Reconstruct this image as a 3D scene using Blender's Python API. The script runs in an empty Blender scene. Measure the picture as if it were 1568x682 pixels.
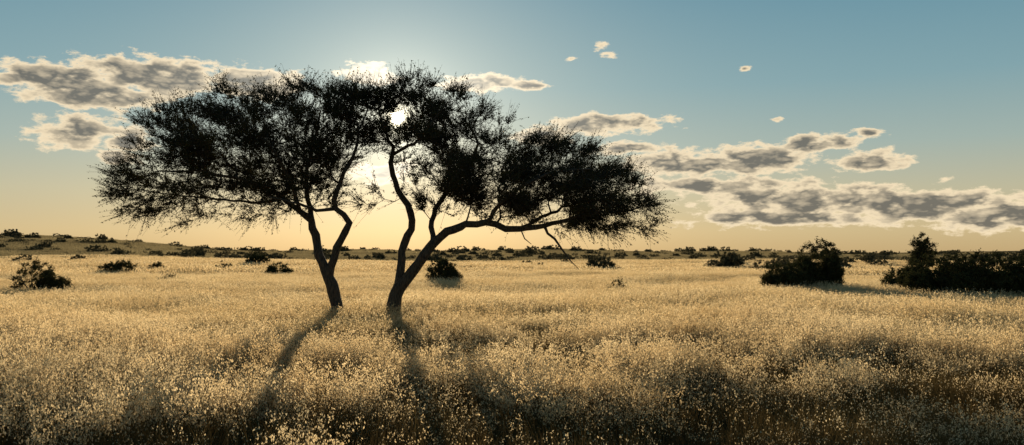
import bpy, math, random, time
import numpy as np
from mathutils import Vector, noise
T0=time.time()
rng=np.random.default_rng(11); random.seed(11)
F=1307.0; HV=390.0; CAMZ=2.2
SUN_AZ=math.atan((608-784)/F); SUN_EL=math.atan((HV-180)/math.hypot(F,608-784))
SD=Vector((math.sin(SUN_AZ)*math.cos(SUN_EL),math.cos(SUN_AZ)*math.cos(SUN_EL),math.sin(SUN_EL)))
scene=bpy.context.scene

def lin(r,g,b):
    f=lambda c:(c/255/12.92 if c/255<=0.04045 else ((c/255+0.055)/1.055)**2.4)
    return (f(r),f(g),f(b),1)
# ------------------------------------------------------------- terrain
def sstep(a,b,x):
    t=np.clip((x-a)/(b-a),0,1); return t*t*(3-2*t)
def H(x,y):
    x=np.asarray(x,float); y=np.asarray(y,float)
    r=np.hypot(x,y); az=np.degrees(np.arctan2(x,y))
    h=0.05*np.sin(x*0.31+1)*np.sin(y*0.27+0.5)+0.05*np.sin(x*0.11-y*0.17)
    far=sstep(60,140,r)
    h=h+far*(0.5*np.sin(x*0.021+2)*np.sin(y*0.017)+0.35*np.sin(x*0.05+y*0.031))
    R=3.4+6.2*np.exp(-((az+30)/8.0)**2)-1.6*sstep(6,25,az)+0.4*np.sin(az*0.5)
    h=h+sstep(110,430,r)*R-sstep(440,900,r)*R*0.55
    h=h+sstep(1000,2600,r)*(7+3.5*np.sin(az*0.21+1))
    return h
def mesh_obj(name,v,f,mats=(),midx=None,smooth=False,link=True):
    v=np.asarray(v,dtype=np.float32); f=np.asarray(f,dtype=np.int32)
    me=bpy.data.meshes.new(name)
    me.vertices.add(len(v)); me.vertices.foreach_set('co',v.ravel())
    n=f.shape[1]
    me.loops.add(f.size); me.loops.foreach_set('vertex_index',f.ravel())
    me.polygons.add(len(f)); me.polygons.foreach_set('loop_start',np.arange(0,f.size,n,dtype=np.int32))
    me.polygons.foreach_set('loop_total',np.full(len(f),n,dtype=np.int32))
    if midx is not None: me.polygons.foreach_set('material_index',np.asarray(midx,dtype=np.int32))
    me.polygons.foreach_set('use_smooth',np.full(len(f),smooth,dtype=bool))
    for m in mats: me.materials.append(m)
    me.update(calc_edges=True); me.validate()
    o=bpy.data.objects.new(name,me)
    if link: scene.collection.objects.link(o)
    return o
# ------------------------------------------------------------- materials
def mat(name):
    m=bpy.data.materials.new(name); m.use_nodes=True
    nt=m.node_tree; nt.nodes.clear(); return m,nt,nt.nodes,nt.links
def thin_mat(name,c1,c2,trans,scale=0.35):
    m,nt,N,L=mat(name)
    out=N.new('ShaderNodeOutputMaterial'); mix=N.new('ShaderNodeMixShader')
    d=N.new('ShaderNodeBsdfDiffuse'); t=N.new('ShaderNodeBsdfTranslucent')
    geo=N.new('ShaderNodeNewGeometry')
    nz=N.new('ShaderNodeTexNoise'); nz.inputs['Scale'].default_value=scale; nz.inputs['Detail'].default_value=2
    L.new(geo.outputs['Position'],nz.inputs['Vector'])
    a=N.new('ShaderNodeMath'); a.operation='MULTIPLY_ADD'; a.inputs[1].default_value=0.5
    L.new(geo.outputs['Random Per Island'],a.inputs[0])
    s=N.new('ShaderNodeMath'); s.operation='MULTIPLY_ADD'; s.inputs[1].default_value=2.2; s.inputs[2].default_value=-0.85
    L.new(nz.outputs[0],s.inputs[0]); L.new(s.outputs[0],a.inputs[2]); a.use_clamp=True
    r=N.new('ShaderNodeMix'); r.data_type='RGBA'
    r.inputs[6].default_value=(*c1,1); r.inputs[7].default_value=(*c2,1)
    L.new(a.outputs[0],r.inputs[0])
    L.new(r.outputs[2],d.inputs[0]); L.new(r.outputs[2],t.inputs[0])
    mix.inputs[0].default_value=trans
    L.new(d.outputs[0],mix.inputs[1]); L.new(t.outputs[0],mix.inputs[2]); L.new(mix.outputs[0],out.inputs[0])
    return m
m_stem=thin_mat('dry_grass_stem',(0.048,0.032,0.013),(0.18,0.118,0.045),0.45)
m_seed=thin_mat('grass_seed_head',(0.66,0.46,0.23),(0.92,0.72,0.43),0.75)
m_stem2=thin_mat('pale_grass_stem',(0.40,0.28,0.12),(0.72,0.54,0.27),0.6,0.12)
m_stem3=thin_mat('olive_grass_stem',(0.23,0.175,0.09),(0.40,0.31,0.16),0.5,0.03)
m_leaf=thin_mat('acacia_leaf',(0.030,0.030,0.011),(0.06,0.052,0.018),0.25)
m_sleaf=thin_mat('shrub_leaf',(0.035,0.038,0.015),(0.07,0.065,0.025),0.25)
m_dleaf=thin_mat('distant_shrub_leaf_hazed',(0.09,0.08,0.045),(0.15,0.125,0.07),0.35)  # leaf colour lightened to stand in for distance haze
m_bark,nt,N,L=mat('acacia_bark')
out=N.new('ShaderNodeOutputMaterial'); b=N.new('ShaderNodeBsdfPrincipled'); b.inputs['Roughness'].default_value=0.9
tc=N.new('ShaderNodeTexCoord'); mp=N.new('ShaderNodeMapping'); mp.inputs['Scale'].default_value=(14,14,3)
nz=N.new('ShaderNodeTexNoise'); nz.inputs['Scale'].default_value=2; nz.inputs['Detail'].default_value=6
cr=N.new('ShaderNodeValToRGB'); cr.color_ramp.elements[0].color=(0.025,0.017,0.011,1); cr.color_ramp.elements[1].color=(0.11,0.075,0.045,1)
cr.color_ramp.elements[0].position=0.35; cr.color_ramp.elements[1].position=0.7
bp=N.new('ShaderNodeBump'); bp.inputs['Strength'].default_value=0.9; bp.inputs['Distance'].default_value=0.04
L.new(tc.outputs['Object'],mp.inputs[0]); L.new(mp.outputs[0],nz.inputs['Vector']); L.new(nz.outputs[0],cr.inputs[0]); L.new(nz.outputs[0],bp.inputs['Height'])
L.new(cr.outputs[0],b.inputs['Base Color']); L.new(bp.outputs[0],b.inputs['Normal']); L.new(b.outputs[0],out.inputs[0])
m_ground,nt,N,L=mat('grassland_soil')
out=N.new('ShaderNodeOutputMaterial'); b=N.new('ShaderNodeBsdfDiffuse')
geo=N.new('ShaderNodeNewGeometry'); nz=N.new('ShaderNodeTexNoise'); nz.inputs['Scale'].default_value=0.06; nz.inputs['Detail'].default_value=7
cr=N.new('ShaderNodeValToRGB'); cr.color_ramp.elements[0].color=(0.09,0.06,0.03,1); cr.color_ramp.elements[1].color=(0.22,0.16,0.08,1)
cr.color_ramp.elements[0].position=0.35; cr.color_ramp.elements[1].position=0.65
L.new(geo.outputs['Position'],nz.inputs['Vector']); L.new(nz.outputs[0],cr.inputs[0]); L.new(cr.outputs[0],b.inputs[0]); L.new(b.outputs[0],out.inputs[0])
# ------------------------------------------------------------- ground sheet
rad=np.concatenate([[0.5],np.geomspace(1.5,6000,200)]); NA=360
ang=np.linspace(0,2*np.pi,NA,endpoint=False)
RR,AA=np.meshgrid(rad,ang,indexing='ij'); X=RR*np.sin(AA); Y=RR*np.cos(AA); Z=H(X,Y)
V=np.stack([X,Y,Z],-1).reshape(-1,3)
fc=[]
for i in range(len(rad)-1):
    j=np.arange(NA); k=(j+1)%NA
    fc.append(np.stack([i*NA+j,(i+1)*NA+j,(i+1)*NA+k,i*NA+k],-1))
fc=np.vstack(fc); ground=mesh_obj('ground',V,fc[:,::-1],[m_ground],smooth=True)
# ------------------------------------------------------------- tree builder
def resample(pts,step=0.22,wob=0.02):
    out=[pts[0]]
    for a,b in zip(pts[:-1],pts[1:]):
        a=np.array(a);b=np.array(b); n=max(1,int(np.linalg.norm(b[:3]-a[:3])/step))
        for i in range(1,n+1):
            p=a+(b-a)*i/n; p[:3]+=rng.normal(0,wob,3)*(1 if p[3]<0.15 else 0.4); out.append(p)
    return np.array(out)
def build_plant(name,limbs,attr,leaf_mat,tip_r=0.006,pw=2.3,bias=0.18,seg=0.3,twigs=4,twig_len=(0.2,0.5),leaves=10,leaf=0.04,up=0.3,hole=None,pos=(0,0,0),bark=None,link=True,hub=None,rad_w=0.0,spread=0.55,edge=None):
    P=[];par=[];R0=[];plen=[]
    for li,lm in enumerate(limbs):
        lm=resample([np.array(q,float) for q in lm])
        if li==0: prev=-1
        else:
            d=np.linalg.norm(np.array(P)-lm[0,:3],axis=1); prev=int(d.argmin()); lm=lm[1:]
        for q in lm:
            P.append(q[:3].copy()); par.append(prev); R0.append(q[3])
            plen.append(0 if prev<0 else plen[prev]+np.linalg.norm(P[-1]-P[prev])); prev=len(P)-1
    nsk=len(P)
    S=np.array(P); d0=np.array([np.min(np.linalg.norm(S-a,axis=1)) for a in attr])
    cap=nsk+len(attr)*8+10
    A=np.zeros((cap,3)); A[:nsk]=S; PL=np.zeros(cap); PL[:nsk]=plen; n=nsk
    ok=np.ones(cap,bool); ok[:nsk]=np.array(R0)<0.13
    tips=[]
    for ai in np.argsort(d0):
        a=attr[ai]; c=np.linalg.norm(A[:n]-a,axis=1)
        cost=c+bias*PL[:n]+np.where(ok[:n],0,50)+0.25*np.maximum(0,A[:n,2]-a[2]-0.2)
        j=int(cost.argmin()); dist=c[j]; m=max(1,int(round(dist/seg)))
        p0=A[j].copy(); prev=j
        bow=rng.normal(0,0.06*dist,3); bow[2]+=0.06*dist
        for i in range(1,m+1):
            if n>=cap: break
            t=i/m; q=p0+(a-p0)*t+bow*math.sin(math.pi*t)+(rng.normal(0,0.025,3) if i<m else 0)
            A[n]=q; par.append(prev); R0.append(0); PL[n]=PL[prev]+np.linalg.norm(q-A[prev]); prev=n; n+=1
        tips.append(prev)
    A=A[:n]; acc=np.zeros(n); kids=[[] for _ in range(n)]
    for i in range(n-1,-1,-1):
        if not kids[i]: acc[i]=max(acc[i],tip_r**pw)
        if par[i]>=0: acc[par[i]]+=acc[i]; kids[par[i]].append(i)
    Rr=acc**(1/pw)
    for i in range(n):
        if R0[i]>0: Rr[i]=R0[i]*(1+rng.normal(0,0.05))
        elif par[i]>=0: Rr[i]=min(Rr[i],Rr[par[i]]*0.85)
    VV=[];FF=[];vc=0
    def tube(ch,rr):
        nonlocal vc
        ns=10 if rr[0]>0.09 else (6 if rr[0]>0.03 else 3)
        ch=np.array(ch); d=np.gradient(ch,axis=0); ln=np.linalg.norm(d,axis=1,keepdims=True); d=d/np.maximum(ln,1e-6)
        u=np.cross(d,np.array([0.13,0.97,0.2])); u/=np.maximum(np.linalg.norm(u,axis=1,keepdims=True),1e-6); w=np.cross(d,u)
        th=np.linspace(0,2*np.pi,ns,endpoint=False)
        ring=ch[:,None,:]+np.array(rr)[:,None,None]*(np.cos(th)[None,:,None]*u[:,None,:]+np.sin(th)[None,:,None]*w[:,None,:])
        VV.append(ring.reshape(-1,3)); j=np.arange(ns); k=(j+1)%ns
        for i in range(len(ch)-1): FF.append(np.stack([i*ns+j,i*ns+k,(i+1)*ns+k,(i+1)*ns+j],-1)+vc)
        vc+=len(ch)*ns
    stack=[(0,-1)]
    while stack:
        s,p=stack.pop()
        ch=[];rr=[]
        if p>=0: ch.append(A[p]); rr.append(min(Rr[p],Rr[s]*1.25))
        cur=s
        while True:
            ch.append(A[cur]); rr.append(Rr[cur])
            ks=sorted(kids[cur],key=lambda q:-Rr[q])
            if not ks: break
            for q in ks[1:]: stack.append((q,cur))
            cur=ks[0]
        if len(ch)>1: tube(ch,rr)
    thin=[i for i in range(nsk,n) if Rr[i]<0.022]
    base=np.array(list(tips)+random.sample(thin,min(len(thin),len(tips))))
    base=np.repeat(base,twigs); pr=np.array(par)[base]
    d=A[base]-A[pr]; d/=np.maximum(np.linalg.norm(d,axis=1,keepdims=True),1e-6)
    d=d*0.6+rng.normal(0,spread,d.shape)
    if hub is not None:
        rd=A[base]-np.array(hub); rd/=np.linalg.norm(rd,axis=1,keepdims=True); d+=rd*rad_w
    d[:,2]+=up*rng.uniform(0,1,len(d)); d/=np.linalg.norm(d,axis=1,keepdims=True)
    Ln=(twig_len[0]+(twig_len[1]-twig_len[0])*rng.uniform(0,1,len(d))**1.6)[:,None]; B=A[base]
    if hole is not None:
        o,dr,hr=hole; q=B+d*Ln*0.5-o; dd=np.linalg.norm(q-(q@dr)[:,None]*dr,axis=1); kp=dd>hr; B,d,Ln=B[kp],d[kp],Ln[kp]
    E=B+d*Ln; E[:,2]-=0.12*Ln[:,0]**2; nT=len(B)
    u=np.cross(d,[0.3,0.9,0.1]); u/=np.linalg.norm(u,axis=1,keepdims=True); w=np.cross(d,u)
    r1=tip_r*0.9; tv=[]
    for c,r in ((B,r1),(E,r1*0.4)):
        for t in (0,2.09,4.19): tv.append(c+r*(math.cos(t)*u+math.sin(t)*w))
    tv=np.stack(tv,1).reshape(-1,3); o=np.arange(nT)[:,None]*6+vc
    tf=np.vstack([np.hstack([o+a,o+(a+1)%3,o+3+(a+1)%3,o+3+a]) for a in range(3)])
    VV.append(tv); FF.append(tf); vc+=len(tv)
    nb=sum(len(f) for f in FF)
    tt=rng.uniform(0.05,1.0,(nT,leaves,1)); C=B[:,None,:]+(E-B)[:,None,:]*tt+rng.normal(0,leaf*0.5,(nT,leaves,3)); C=C.reshape(-1,3)
    if hole is not None:
        q=C-hole[0]; dd=np.linalg.norm(q-(q@hole[1])[:,None]*hole[1],axis=1); C=C[dd>hole[2]*rng.uniform(0.6,1.3,len(C))]
    nl=len(C); a1=rng.normal(0,1,(nl,3)); a1/=np.linalg.norm(a1,axis=1,keepdims=True)
    a2=np.cross(a1,rng.normal(0,1,(nl,3))); a2/=np.linalg.norm(a2,axis=1,keepdims=True)
    sz=(leaf*rng.uniform(0.5,1.3,nl))[:,None]
    lv=np.stack([C-a1*sz*0.7,C+a2*sz*0.32,C+a1*sz*0.7,C-a2*sz*0.32],1).reshape(-1,3)
    VV.append(lv); FF.append(np.arange(nl*4).reshape(-1,4)+vc)
    V=np.vstack(VV)+np.array(pos); Fc=np.vstack(FF)
    mi=np.zeros(len(Fc),int); mi[nb:]=1
    print(name,'nodes',n,'faces',len(Fc),'leaves',nl,round(time.time()-T0,1))
    return mesh_obj(name,V,Fc,[bark or m_bark,leaf_mat],mi,smooth=False,link=link)
K=26.0/F
def w(u,v,dy=0.0,r=0.05):
    D=26.0+dy; k=D/F
    return [(u-784)*k,D,CAMZ+(HV-v)*k,r]
def inpoly(px,py,poly):
    c=np.zeros(len(px),bool); n=len(poly)
    for i in range(n):
        x1,y1=poly[i];x2,y2=poly[(i+1)%n]
        if y1==y2: continue
        cond=((y1>py)!=(y2>py))&(px<(x2-x1)*(py-y1)/(y2-y1)+x1); c^=cond
    return c
def pdist(px,py,poly):
    P=np.stack([px,py],1); best=np.full(len(px),1e9); n=len(poly)
    for i in range(n):
        a=np.array(poly[i],float);b=np.array(poly[(i+1)%n],float); ab=b-a
        t=np.clip(((P-a)@ab)/(ab@ab),0,1); best=np.minimum(best,np.linalg.norm(P-a-t[:,None]*ab,axis=1))
    return best
def crown(poly,N,maxd=2.4,gap=0.8,seed=0,thin=None):
    xs=[p[0] for p in poly];ys=[p[1] for p in poly]; out=[]
    while len(out)<N:
        px=rng.uniform(min(xs),max(xs),4000);py=rng.uniform(min(ys),max(ys),4000)
        jx=np.array([noise.noise(Vector((a*0.035,b_*0.035,seed+5)))*26 for a,b_ in zip(px,py)]); jy=np.array([noise.noise(Vector((a*0.04,b_*0.04,seed+8)))*24 for a,b_ in zip(px,py)])
        ins=inpoly(px+jx,py+jy,poly); d=pdist(px+jx,py+jy,poly)*K
        for a,b_,e in zip(px[ins],py[ins],d[ins]):
            D=min(maxd,0.35+e*1.7); dy=rng.uniform(-D,D)
            v=noise.noise(Vector((a*0.022+seed,b_*0.050,dy*0.25)))
            if v< -0.50+gap*rng.uniform(0.4,1.1): continue
            if e<0.5 and rng.uniform()>0.6: continue
            if thin and rng.uniform()>thin(a,b_): continue
            out.append([(a-784)*K,26+dy,CAMZ+(HV-b_)*K-0.12*(dy/maxd)**2])
            if len(out)>=N: break
    return np.array(out)
Lp=[(170,290),(182,258),(210,226),(226,184),(250,160),(300,148),(340,142),(400,136),(460,130),(510,131),(560,136),(606,146),(610,210),(575,240),(535,256),(530,296),(515,318),(480,324),(450,318),(430,332),(380,338),(335,344),(290,340),(250,332),(212,332),(180,320)]
Rp=[(522,156),(548,134),(600,121),(650,124),(698,140),(730,158),(758,182),(782,216),(850,212),(900,228),(946,252),(984,282),(1010,320),(1000,342),(955,354),(900,356),(860,346),(800,342),(740,332),(690,326),(640,326),(625,304),(600,324),(565,328),(548,302),(565,282),(600,285),(620,258),(590,236),(565,220),(530,206)]
def sunthin(a,b): 
    q=math.hypot(a-608,b-180); return 0.12 if q<20 else (0.8 if q<45 else 1.0)
thinL=lambda a,b: sunthin(a,b)*(0.5 if (b>290 and a>250) else (0.75 if a<240 else 1.0))*(0.4 if (a>530 and b>230) else 1)
thinR=lambda a,b: sunthin(a,b)*(0.22 if (a<640 and b>230) else (0.6 if (b<145 or (a<570)) else 1.0))
tL=[[w(521,508,0,.30),w(519,485,0,.235),w(517,468,0,.20),w(508,435,0,.18),w(499,414,0,.165)],
 [w(499,414,0,.16),w(488,390,0,.135),w(484,360,.1,.125),w(478,338,.1,.115),w(458,324,.1,.09),w(432,302,0,.075),w(400,286,-.2,.06),w(350,270,-.3,.045),w(300,262,-.4,.034),w(240,262,-.4,.022)],
 [w(505,425,0,.13),w(511,396,-.1,.125),w(523,366,-.2,.11),w(533,342,-.2,.10),w(525,328,-.3,.09),w(511,321,-.3,.085),w(514,292,-.4,.075),w(525,265,-.5,.06),w(540,240,-.5,.05),w(548,215,-.6,.04),w(545,185,-.6,.028)],
 [w(478,338,.1,.08),w(470,300,.6,.075),w(468,262,1.0,.06),w(480,215,1.4,.045),w(490,170,1.7,.028)],
 [w(458,324,.1,.07),w(448,285,-.6,.065),w(425,240,-1.2,.05),w(395,205,-1.6,.036),w(365,175,-1.8,.024)],
 [w(432,302,0,.05),w(395,312,.8,.042),w(345,306,1.3,.034),w(290,300,1.6,.024),w(235,295,1.6,.016)],
 [w(511,321,-.3,.06),w(485,322,-.8,.05),w(455,312,-1.4,.04),w(410,300,-1.9,.026)]]
tR=[[w(598,512,0,.31),w(599,488,0,.25),w(602,470,0,.225),w(607,452,0,.21),w(612,440,0,.20)],
 [w(612,440,0,.15),w(613,412,.1,.135),w(616,385,.2,.12),w(624,360,.2,.115),w(632,338,.2,.11),w(624,315,.2,.10),w(609,290,.2,.09),w(600,268,.2,.085),w(598,248,.1,.075),w(601,226,0,.06),w(588,200,0,.042),w(577,165,0,.028)],
 [w(612,440,0,.16),w(632,416,-.1,.155),w(650,391,-.2,.15),w(665,371,-.2,.14),w(683,356,-.3,.125),w(715,343,-.4,.11),w(745,341,-.4,.10),w(775,350,-.4,.095),w(797,352,-.4,.09),w(832,345,-.4,.07),w(870,336,-.4,.055),w(920,326,-.4,.04),w(968,322,-.4,.024)],
 [w(665,371,-.2,.09),w(661,350,.2,.085),w(667,320,.6,.08),w(688,290,1.0,.07),w(715,258,1.2,.055),w(732,220,1.2,.04),w(715,185,1.3,.028)],
 [w(745,341,-.4,.07),w(768,312,-1.0,.06),w(800,284,-1.4,.05),w(850,262,-1.6,.038),w(905,258,-1.6,.026)],
 [w(603,232,0,.05),w(632,222,-.6,.046),w(658,190,-1,.036),w(680,162,-1.2,.024)],
 [w(797,352,-.4,.06),w(835,330,.6,.05),w(880,310,1.2,.036),w(940,305,1.4,.022)],
 [w(832,347,-.4,.045),w(850,366,-.6,.035),w(863,384,-.7,.026),w(875,400,-.7,.016),w(887,412,-.7,.008)],
 [w(863,384,-.7,.016),w(872,398,-.7,.01),w(874,404,-.8,.006)],
 [w(790,353,-.4,.035),w(802,366,-.5,.02),w(812,374,-.5,.01)]]
hole=(np.array([0,0,CAMZ]),np.array(SD),0.20)
TW=dict(hole=hole,leaves=9,twigs=4,twig_len=(0.18,0.85),spread=0.36,rad_w=0.5,up=0.2,leaf=0.042)
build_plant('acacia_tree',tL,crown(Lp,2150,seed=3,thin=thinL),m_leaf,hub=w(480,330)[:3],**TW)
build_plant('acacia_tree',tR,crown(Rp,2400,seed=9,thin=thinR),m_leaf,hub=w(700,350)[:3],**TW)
# ------------------------------------------------------------- shrubs
def shrub(name,cx,cy,W,Hh,dens=1.0,lm=None,link=True,leaf=0.05,N=None,lobes=5,absolute=True,zmin=0.05):
    att=[]; N=N or int(300*dens)
    lob=[(0,0,Hh*0.5,W*0.42,Hh*0.5)]
    for i in range(lobes):
        x=rng.uniform(-0.36,0.36)*W; hh=Hh*rng.uniform(0.45,0.95)*(1-0.5*abs(x)/(0.5*W)); lob.append((x,rng.uniform(-.3,.3)*W*0.6,hh*0.55,W*rng.uniform(.12,.25),hh*0.5))
    while len(att)<N:
        l=lob[rng.integers(len(lob))]; p=rng.normal(0,1,3); p/=np.linalg.norm(p); p*=rng.uniform(0.35,1.0)**0.5
        q=np.array([l[0]+p[0]*l[3],l[1]+p[1]*l[3],l[2]+p[2]*l[4]])
        if q[2]>zmin: att.append(q)
    limbs=[[(0,0,-.1,.07),(0,0,.12,.06)]]
    for i in range(5):
        a=rng.uniform(0,6.28); limbs.append([(0,0,.1,.05),(math.cos(a)*W*.12,math.sin(a)*W*.12,Hh*.25,.035),(math.cos(a)*W*.25,math.sin(a)*W*.2,Hh*.5,.02)])
    pos=(cx,cy,float(H(cx,cy))) if absolute else (0,0,0)
    return build_plant(name,limbs,np.array(att),lm or m_sleaf,tip_r=0.006,twigs=4,twig_len=(0.1,0.36),leaves=10,leaf=leaf,pos=pos,bias=0.1,seg=0.25,up=0.4,link=link)
def at(u,b):
    d=(CAMZ-0.45)*F/(b-HV); return (u-784)/F*d,d
for (u,b,wpx,hpx,dn,lf) in [(55,443,80,42,1.5,.055),(183,421,70,20,1.2,.065),(245,416,34,11,.5,.06),(264,430,44,12,.6,.055),(341,416,32,10,.5,.06),(393,411,44,20,.9,.075),(428,420,44,16,.9,.065),
      (678,432,56,38,1.9,.055),(944,443,40,15,.5,.045),
      (1200,443,88,40,2.5,.06),(1252,442,84,74,3.8,.06),
      (1385,441,80,32,1.5,.065),(1440,447,120,58,3.0,.065),(1510,449,130,62,3.4,.065),(1575,449,110,60,2.4,.065)]:
    x,y=at(u,b); s=y/F
    shrub('shrub',x,y,wpx*s,hpx*s+0.45,dn,leaf=lf)
x,y=at(1412,430); s=y/F; shrub('small_tree',x,y,46*s,72*s+0.45,1.1,leaf=.055,zmin=1.5,lobes=4)
def gn_scatter(name,pts,rot,scl,idx,coll):
    me=bpy.data.meshes.new(name); me.from_pydata([tuple(p) for p in pts],[],[])
    a=me.attributes.new('rot','FLOAT_VECTOR','POINT'); a.data.foreach_set('vector',np.asarray(rot,np.float32).ravel())
    a=me.attributes.new('scl','FLOAT_VECTOR','POINT'); a.data.foreach_set('vector',np.asarray(scl,np.float32).ravel())
    a=me.attributes.new('idx','INT','POINT'); a.data.foreach_set('value',np.asarray(idx,np.int32))
    o=bpy.data.objects.new(name,me); scene.collection.objects.link(o)
    ng=bpy.data.node_groups.new(name+'_scatter','GeometryNodeTree')
    ng.interface.new_socket('Geometry',in_out='INPUT',socket_type='NodeSocketGeometry'); ng.interface.new_socket('Geometry',in_out='OUTPUT',socket_type='NodeSocketGeometry')
    N=ng.nodes;L=ng.links; gi=N.new('NodeGroupInput');go=N.new('NodeGroupOutput'); ip=N.new('GeometryNodeInstanceOnPoints'); ci=N.new('GeometryNodeCollectionInfo')
    ci.inputs['Collection'].default_value=coll; ci.inputs['Separate Children'].default_value=True; ci.inputs['Reset Children'].default_value=True
    ip.inputs['Pick Instance'].default_value=True
    def na(t,n):
        x=N.new('GeometryNodeInputNamedAttribute'); x.data_type=t; x.inputs['Name'].default_value=n
        return [s for s in x.outputs if s.enabled and s.name=='Attribute'][0]
    L.new(gi.outputs[0],ip.inputs['Points']); L.new(ci.outputs[0],ip.inputs['Instance'])
    L.new(na('INT','idx'),ip.inputs['Instance Index']); L.new(na('FLOAT_VECTOR','rot'),ip.inputs['Rotation']); L.new(na('FLOAT_VECTOR','scl'),ip.inputs['Scale'])
    L.new(ip.outputs[0],go.inputs[0])
    md=o.modifiers.new('scatter','NODES'); md.node_group=ng
    return o
cs=bpy.data.collections.new('distant_shrub_shapes')
for i in range(6):
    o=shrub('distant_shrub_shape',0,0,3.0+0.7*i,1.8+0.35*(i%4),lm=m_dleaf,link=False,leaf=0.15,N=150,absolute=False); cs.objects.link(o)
pts=[];sc=[]
while len(pts)<2600:
    a=rng.uniform(-45,45); r=math.exp(rng.uniform(math.log(95),math.log(900))); 
    x=r*math.sin(math.radians(a)); y=r*math.cos(math.radians(a))
    c=noise.noise(Vector((x*0.012,y*0.012,3)))+0.5*noise.noise(Vector((x*0.04,y*0.04,7)))
    if r<190 and rng.uniform()>(0.05 if a<12 else 0.3): continue
    if c<0.0 and rng.uniform()>0.3: continue
    pts.append((x,y,float(H(x,y))-0.1)); k=(0.22+0.8*rng.uniform()**2.2)*(1.0 if r<300 else 1.3); sc.append((k*rng.uniform(1,1.5),k,k*rng.uniform(.7,1.1)))
rot=np.zeros((len(pts),3)); rot[:,2]=rng.uniform(0,6.28,len(pts))
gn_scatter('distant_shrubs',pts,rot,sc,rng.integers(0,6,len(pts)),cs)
# ------------------------------------------------------------- grass
def patch(name,nst,Ht,wd,spread,seeds,ssz,nclump,crad,lean=0.25,coll=None,smat=None,headp=1.0,chr_=(.62,1.22),shortp=0.4,pan=0.026,seedmat=None):
    V=[];Fq=[];M=[]; vc=0
    ca=rng.uniform(0,6.28,nclump); cr_=spread*np.sqrt(rng.uniform(0,1,nclump)); cx=cr_*np.cos(ca); cy=cr_*np.sin(ca)
    chh=rng.uniform(*chr_,nclump); cdir=rng.uniform(0,6.28,nclump)
    ci=rng.integers(0,nclump,nst); off=rng.normal(0,crad,(nst,2))
    b=np.stack([cx[ci]+off[:,0],cy[ci]+off[:,1],np.full(nst,-0.03)],1)
    short=rng.uniform(0,1,nst)<shortp
    hh=Ht*chh[ci]*np.where(short,rng.uniform(.25,.6,nst),rng.uniform(.7,1.12,nst))
    la=np.arctan2(off[:,1],off[:,0])+rng.normal(0,.6,nst)
    lm=lean*rng.uniform(.2,1.6,nst)*hh*np.where(short,1.8,1)
    ld=np.stack([np.cos(la)*lm+np.cos(cdir[ci])*0.12*hh,np.sin(la)*lm+np.sin(cdir[ci])*0.12*hh,np.zeros(nst)],1); ld[:,0]+=0.05*hh
    wa=rng.uniform(0,3.14,nst); wv=np.stack([np.cos(wa),np.sin(wa),np.zeros(nst)],1)*wd*0.5
    P=[]
    for t,q in zip([0,.4,.75,1.0],[1,.85,.6,.15]):
        c=b+ld*t**1.8+np.array([0,0,1])*(hh*(t-0.05*t**3))[:,None]
        P+= [c-wv*q,c+wv*q]
    P=np.stack(P,1).reshape(-1,3); o=np.arange(nst)[:,None]*8
    for s in range(3): Fq.append(np.hstack([o+2*s,o+2*s+1,o+2*s+3,o+2*s+2])); M.append(np.zeros(nst,int))
    V.append(P); vc+=len(P)
    hs=np.where((~short)&(rng.uniform(0,1,nst)<headp))[0]
    if seeds and len(hs):
        m=len(hs); t=rng.uniform(.68,1.04,(m,seeds,1)); C=b[hs][:,None]+ld[hs][:,None]*t**1.8+np.array([0,0,1])*(hh[hs][:,None,None]*(t-0.05*t**3))
        C=C+rng.normal(0,1,C.shape)*np.array([1,1,.5])*pan*(1.25-t)*2; C=C.reshape(-1,3); n=len(C)
        a1=rng.normal(0,.6,(n,3)); a1[:,2]+=1; a1/=np.linalg.norm(a1,axis=1,keepdims=True); a2=np.cross(a1,rng.normal(0,1,(n,3))); a2/=np.linalg.norm(a2,axis=1,keepdims=True)
        s=(ssz*rng.uniform(.5,1.3,n))[:,None]
        V.append(np.stack([C-a1*s,C+a2*s*.45,C+a1*s,C-a2*s*.45],1).reshape(-1,3)); Fq.append(np.arange(4*n).reshape(-1,4)+vc); M.append(np.ones(n,int)); vc+=4*n
    o=mesh_obj(name,np.vstack(V),np.vstack(Fq),[smat or m_stem,seedmat or m_seed],np.concatenate(M),link=False)
    coll.objects.link(o)
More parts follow.
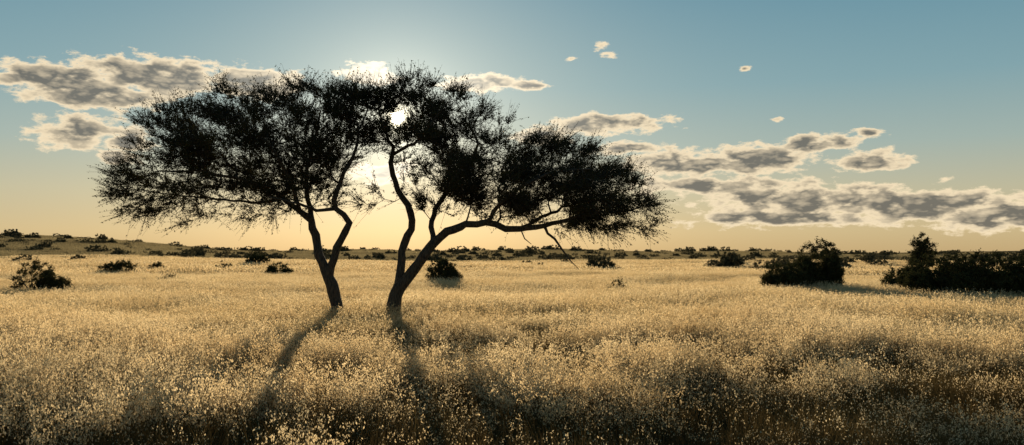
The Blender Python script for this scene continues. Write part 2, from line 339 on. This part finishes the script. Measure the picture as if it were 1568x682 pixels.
def place(name,r0,r1,step,coll,nv,zlo=0.75,zhi=1.2,keep=None,two=False):
    g=np.arange(-r1,r1+step,step); gy=np.arange(0,r1+step,step)
    x,y=np.meshgrid(g,gy); x=x.ravel()+rng.uniform(-.4,.4,x.size)*step; y=y.ravel()+rng.uniform(-.4,.4,y.size)*step
    r=np.hypot(x,y); a=np.abs(np.degrees(np.arctan2(x,y))); k=(r>r0)&(r<r1)&(a<41); x=x[k];y=y[k]
    c=np.array([noise.noise(Vector((p*0.16,q*0.13,1.7)))+0.6*noise.noise(Vector((p*0.5,q*0.45,4))) for p,q in zip(x,y)])
    side=0.14*sstep(0,6,x)-0.05
    if keep is not None:
        kk=c+rng.normal(0,.15,len(c))>keep+0.24*(1-sstep(6,14,np.hypot(x,y)))+side*(1-sstep(14,22,np.hypot(x,y))); x=x[kk];y=y[kk];c=c[kk]
    kz=np.clip(1+c*0.55,zlo,zhi)*rng.uniform(.92,1.08,len(x))
    idx=rng.integers(0,nv,len(x))
    if two:
        rr=np.hypot(x,y); pb=np.clip(0.40+0.40*(1-sstep(6,19,rr))-0.8*c,0,0.95); bare=rng.uniform(0,1,len(x))<pb
        idx=np.where(bare,rng.integers(0,nv//2,len(x)),rng.integers(nv//2,nv,len(x)))
    P=np.stack([x,y,H(x,y)],1); rot=np.zeros_like(P); rot[:,2]=rng.uniform(0,6.28,len(P))
    gn_scatter(name,P,rot,np.stack([np.ones(len(x)),np.ones(len(x)),kz],1),idx,coll)
    print(name,len(P),round(time.time()-T0,1))
c1=bpy.data.collections.new('grass_tuft_shapes')
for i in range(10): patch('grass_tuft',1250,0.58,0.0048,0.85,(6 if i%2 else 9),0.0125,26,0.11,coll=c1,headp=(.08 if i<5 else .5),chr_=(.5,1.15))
c4=bpy.data.collections.new('grass_plume_shapes')
for i in range(8): patch('grass_plume',55+8*i,0.82,0.0045,0.16,22,0.0150,3,0.07,coll=c4,headp=.9,chr_=(.7,1.12),shortp=.3,lean=.38,pan=0.040)
c2=bpy.data.collections.new('grass_clump_shapes')
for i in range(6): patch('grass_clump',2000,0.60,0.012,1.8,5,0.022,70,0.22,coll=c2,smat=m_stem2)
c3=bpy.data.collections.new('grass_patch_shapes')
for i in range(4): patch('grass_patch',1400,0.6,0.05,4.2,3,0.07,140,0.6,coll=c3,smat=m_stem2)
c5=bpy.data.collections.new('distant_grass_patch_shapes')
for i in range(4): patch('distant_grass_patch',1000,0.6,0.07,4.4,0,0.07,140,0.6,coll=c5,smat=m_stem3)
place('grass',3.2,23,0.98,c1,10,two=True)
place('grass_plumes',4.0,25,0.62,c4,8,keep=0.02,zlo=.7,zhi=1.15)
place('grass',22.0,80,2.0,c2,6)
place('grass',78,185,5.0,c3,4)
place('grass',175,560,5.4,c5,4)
# ------------------------------------------------------------- sun + sky
sl=bpy.data.lights.new('sun','SUN'); sl.energy=5.0; sl.angle=math.radians(0.5); sl.color=(1,0.84,0.58)
so=bpy.data.objects.new('sun',sl); so.rotation_euler=SD.to_track_quat('Z','Y').to_euler(); scene.collection.objects.link(so)
wd=bpy.data.worlds.new('World'); scene.world=wd; wd.use_nodes=True; nt=wd.node_tree; N=nt.nodes; L=nt.links; N.clear()
wd.cycles.sampling_method='NONE'
def M(nt,op,a,b=None,c=None,clamp=False):
    n=nt.nodes.new('ShaderNodeMath'); n.operation=op; n.use_clamp=clamp
    for i,v in enumerate((a,b,c)):
        if v is None: continue
        if isinstance(v,(int,float)): n.inputs[i].default_value=v
        else: nt.links.new(v,n.inputs[i])
    return n.outputs[0]
def VM(nt,op,a,b=None,out=0):
    n=nt.nodes.new('ShaderNodeVectorMath'); n.operation=op
    for i,v in enumerate((a,b)):
        if v is None: continue
        if isinstance(v,tuple): n.inputs[i].default_value=v
        else: nt.links.new(v,n.inputs[i])
    return n.outputs[out]
def MX(nt,f,a,b,bt='MIX'):
    n=nt.nodes.new('ShaderNodeMix'); n.data_type='RGBA'; n.blend_type=bt
    for i,v in ((0,f),(6,a),(7,b)):
        if isinstance(v,(int,float,tuple)): n.inputs[i].default_value=v
        else: nt.links.new(v,n.inputs[i])
    return n.outputs[2]
clouds=[(225,114,140,38,1.1),(85,120,118,34,1.1),(385,124,92,32,1.05),(150,146,130,26,1.1),
(120,203,104,32,1),(180,240,42,18,.95),(190,218,56,22,.95),
(560,112,54,20,1),(735,126,74,18,.95),(812,132,42,10,.75),(925,68,18,9,.5),(935,80,16,6,.45),(880,88,18,4,.45),
(930,190,116,19,1),(830,208,58,16,.95),(960,228,68,14,.9),(1050,250,125,24,1.05),(1165,242,105,30,1.05),(1250,220,88,17,1),(1335,246,80,20,.95),(1330,204,42,9,.65),
(1090,284,160,19,1),(1240,305,235,31,1.1),(1420,316,225,35,1.1),(1200,334,195,20,1),(1520,330,160,32,1.05),(1143,104,11,5,.5),(1187,182,14,4,.5),(590,262,60,22,.9)]
def ae(u,v): 
    return math.degrees(math.atan((u-784)/F)), math.degrees(math.atan((HV-v)/math.hypot(F,u-784)))
def NZ(nt,vec,scale,detail,rough=0.55,col=False):
    n=nt.nodes.new('ShaderNodeTexNoise'); n.inputs['Scale'].default_value=scale; n.inputs['Detail'].default_value=detail; n.inputs['Roughness'].default_value=rough
    nt.links.new(vec,n.inputs['Vector']); return n.outputs[1 if col else 0]
tc=N.new('ShaderNodeTexCoord'); dirn=VM(nt,'NORMALIZE',tc.outputs['Generated'])
sx=N.new('ShaderNodeSeparateXYZ'); L.new(dirn,sx.inputs[0])
az=M(nt,'MULTIPLY',M(nt,'ARCTAN2',sx.outputs[0],sx.outputs[1]),57.2958); el=M(nt,'MULTIPLY',M(nt,'ARCSINE',sx.outputs[2]),57.2958)
cb=N.new('ShaderNodeCombineXYZ'); L.new(az,cb.inputs[0]); L.new(el,cb.inputs[1]); PP=cb.outputs[0]
wp=NZ(nt,PP,0.35,2,.5,True); wp=VM(nt,'MULTIPLY',VM(nt,'SUBTRACT',wp,(.5,.5,.5)),(2.0,0.6,0)); PW=VM(nt,'ADD',PP,wp)
cur=None
for (u,v,rx,ry,s) in clouds:
    a,e=ae(u,v); a1,_=ae(u+rx,v); _,e1=ae(u,v-ry)
    d=VM(nt,'LENGTH',VM(nt,'MULTIPLY',VM(nt,'SUBTRACT',PW,(a,e,0)),(1/(a1-a),1/(e1-e),0)),out=1)
    d=M(nt,'MULTIPLY_ADD',d,-1.4*s,1.38*s)
    cur=d if cur is None else M(nt,'MAXIMUM',cur,d)
saz,sel=math.degrees(SUN_AZ),math.degrees(SUN_EL)
off=VM(nt,'NORMALIZE',VM(nt,'SUBTRACT',(saz*0.35,8.0,0),VM(nt,'MULTIPLY',PP,(0.35,0,0))))
cm=M(nt,'MINIMUM',cur,0.92)
def dens(p,det=8,rg=.62,amp=3.1):
    n1=NZ(nt,VM(nt,'MULTIPLY',p,(0.58,1.3,0)),1.05,det,rg)
    return M(nt,'ADD',cm,M(nt,'MULTIPLY',M(nt,'SUBTRACT',n1,0.53),amp))
d1=dens(PP); dl=dens(PP,3.5,.5,2.4); d2=dens(VM(nt,'ADD',PP,VM(nt,'MULTIPLY',off,(0.4,0.4,0))),3.5,.5,2.4)
sky=N.new('ShaderNodeTexSky'); sky.sky_type='NISHITA'; sky.sun_disc=False; sky.sun_elevation=SUN_EL; sky.sun_rotation=SUN_AZ%(2*math.pi); sky.air_density=1.0; sky.dust_density=1.5; sky.ozone_density=1.5
nish=MX(nt,1.0,sky.outputs[0],(0.06,0.06,0.06,1),'MULTIPLY')
rp=N.new('ShaderNodeValToRGB'); L.new(M(nt,'DIVIDE',el,40.0,clamp=True),rp.inputs[0])
els=rp.color_ramp.elements
stops=[(0,lin(198,170,122)),(1.5,lin(206,185,140)),(4.0,lin(192,187,158)),(7,lin(162,180,173)),(11,lin(130,166,174)),(17,lin(100,147,165)),(40,lin(45,85,118))]
els[0].position=0; els[0].color=stops[0][1]; els[1].position=1; els[1].color=stops[-1][1]
for e,c in stops[1:-1]:
    x=els.new(e/40); x.color=c
base=MX(nt,0.9,nish,rp.outputs[0])
dt=M(nt,'MAXIMUM',VM(nt,'DOT_PRODUCT',dirn,tuple(SD),1),0.0)
ang=M(nt,'MULTIPLY',M(nt,'ARCCOSINE',M(nt,'MINIMUM',dt,1.0)),57.2958)
def gl(sig,amp): return M(nt,'MULTIPLY',M(nt,'EXPONENT',M(nt,'MULTIPLY',ang,-1.0/sig)),amp)
def addc(b,f,col):
    v=VM(nt,'SCALE',col); L.new(f,v.node.inputs['Scale']); 
    return VM(nt,'ADD',b,v)
base=addc(base,gl(6.0,0.32),(1.0,0.93,0.74)); base=addc(base,gl(1.8,0.75),(1.0,0.90,0.66)); base=addc(base,gl(0.35,9),(1.0,0.85,0.55))
disc=M(nt,'LESS_THAN',ang,0.36)
cov=M(nt,'MULTIPLY',d1,3.0,clamp=True)
thick=M(nt,'MULTIPLY',M(nt,'SUBTRACT',dl,0.32),1.9,clamp=True)
lit=M(nt,'MULTIPLY',M(nt,'SUBTRACT',dl,d2),1.5,clamp=True)
edge=M(nt,'MULTIPLY',M(nt,'SUBTRACT',d1,0.18),2.2,clamp=True)
dark=M(nt,'MULTIPLY',M(nt,'MULTIPLY',thick,edge),M(nt,'SUBTRACT',1.0,M(nt,'MULTIPLY',lit,0.7)))
cc=MX(nt,dark,lin(248,227,190),lin(112,109,101))
cc=addc(cc,gl(4.0,1.6),(1,0.93,0.78))
allc=MX(nt,M(nt,'MULTIPLY',cov,0.94),base,cc)
allc=addc(allc,M(nt,'MULTIPLY',disc,30.0),(1,0.9,0.65))
bg=N.new('ShaderNodeBackground'); L.new(allc,bg.inputs[0]); bg.inputs[1].default_value=1.0
wo=N.new('ShaderNodeOutputWorld'); L.new(bg.outputs[0],wo.inputs[0])
# ------------------------------------------------------------- camera
cam=bpy.data.cameras.new('camera'); co=bpy.data.objects.new('camera',cam); scene.collection.objects.link(co)
cam.sensor_width=36; cam.lens=F/1568*36; cam.clip_end=20000; cam.clip_start=0.1
co.location=(0,0,CAMZ); co.rotation_euler=(math.radians(90)+math.atan((HV-341)/F),0,0); scene.camera=co
scene.view_settings.view_transform='Standard'; scene.view_settings.look='None'; scene.view_settings.exposure=0
print('built',round(time.time()-T0,1))
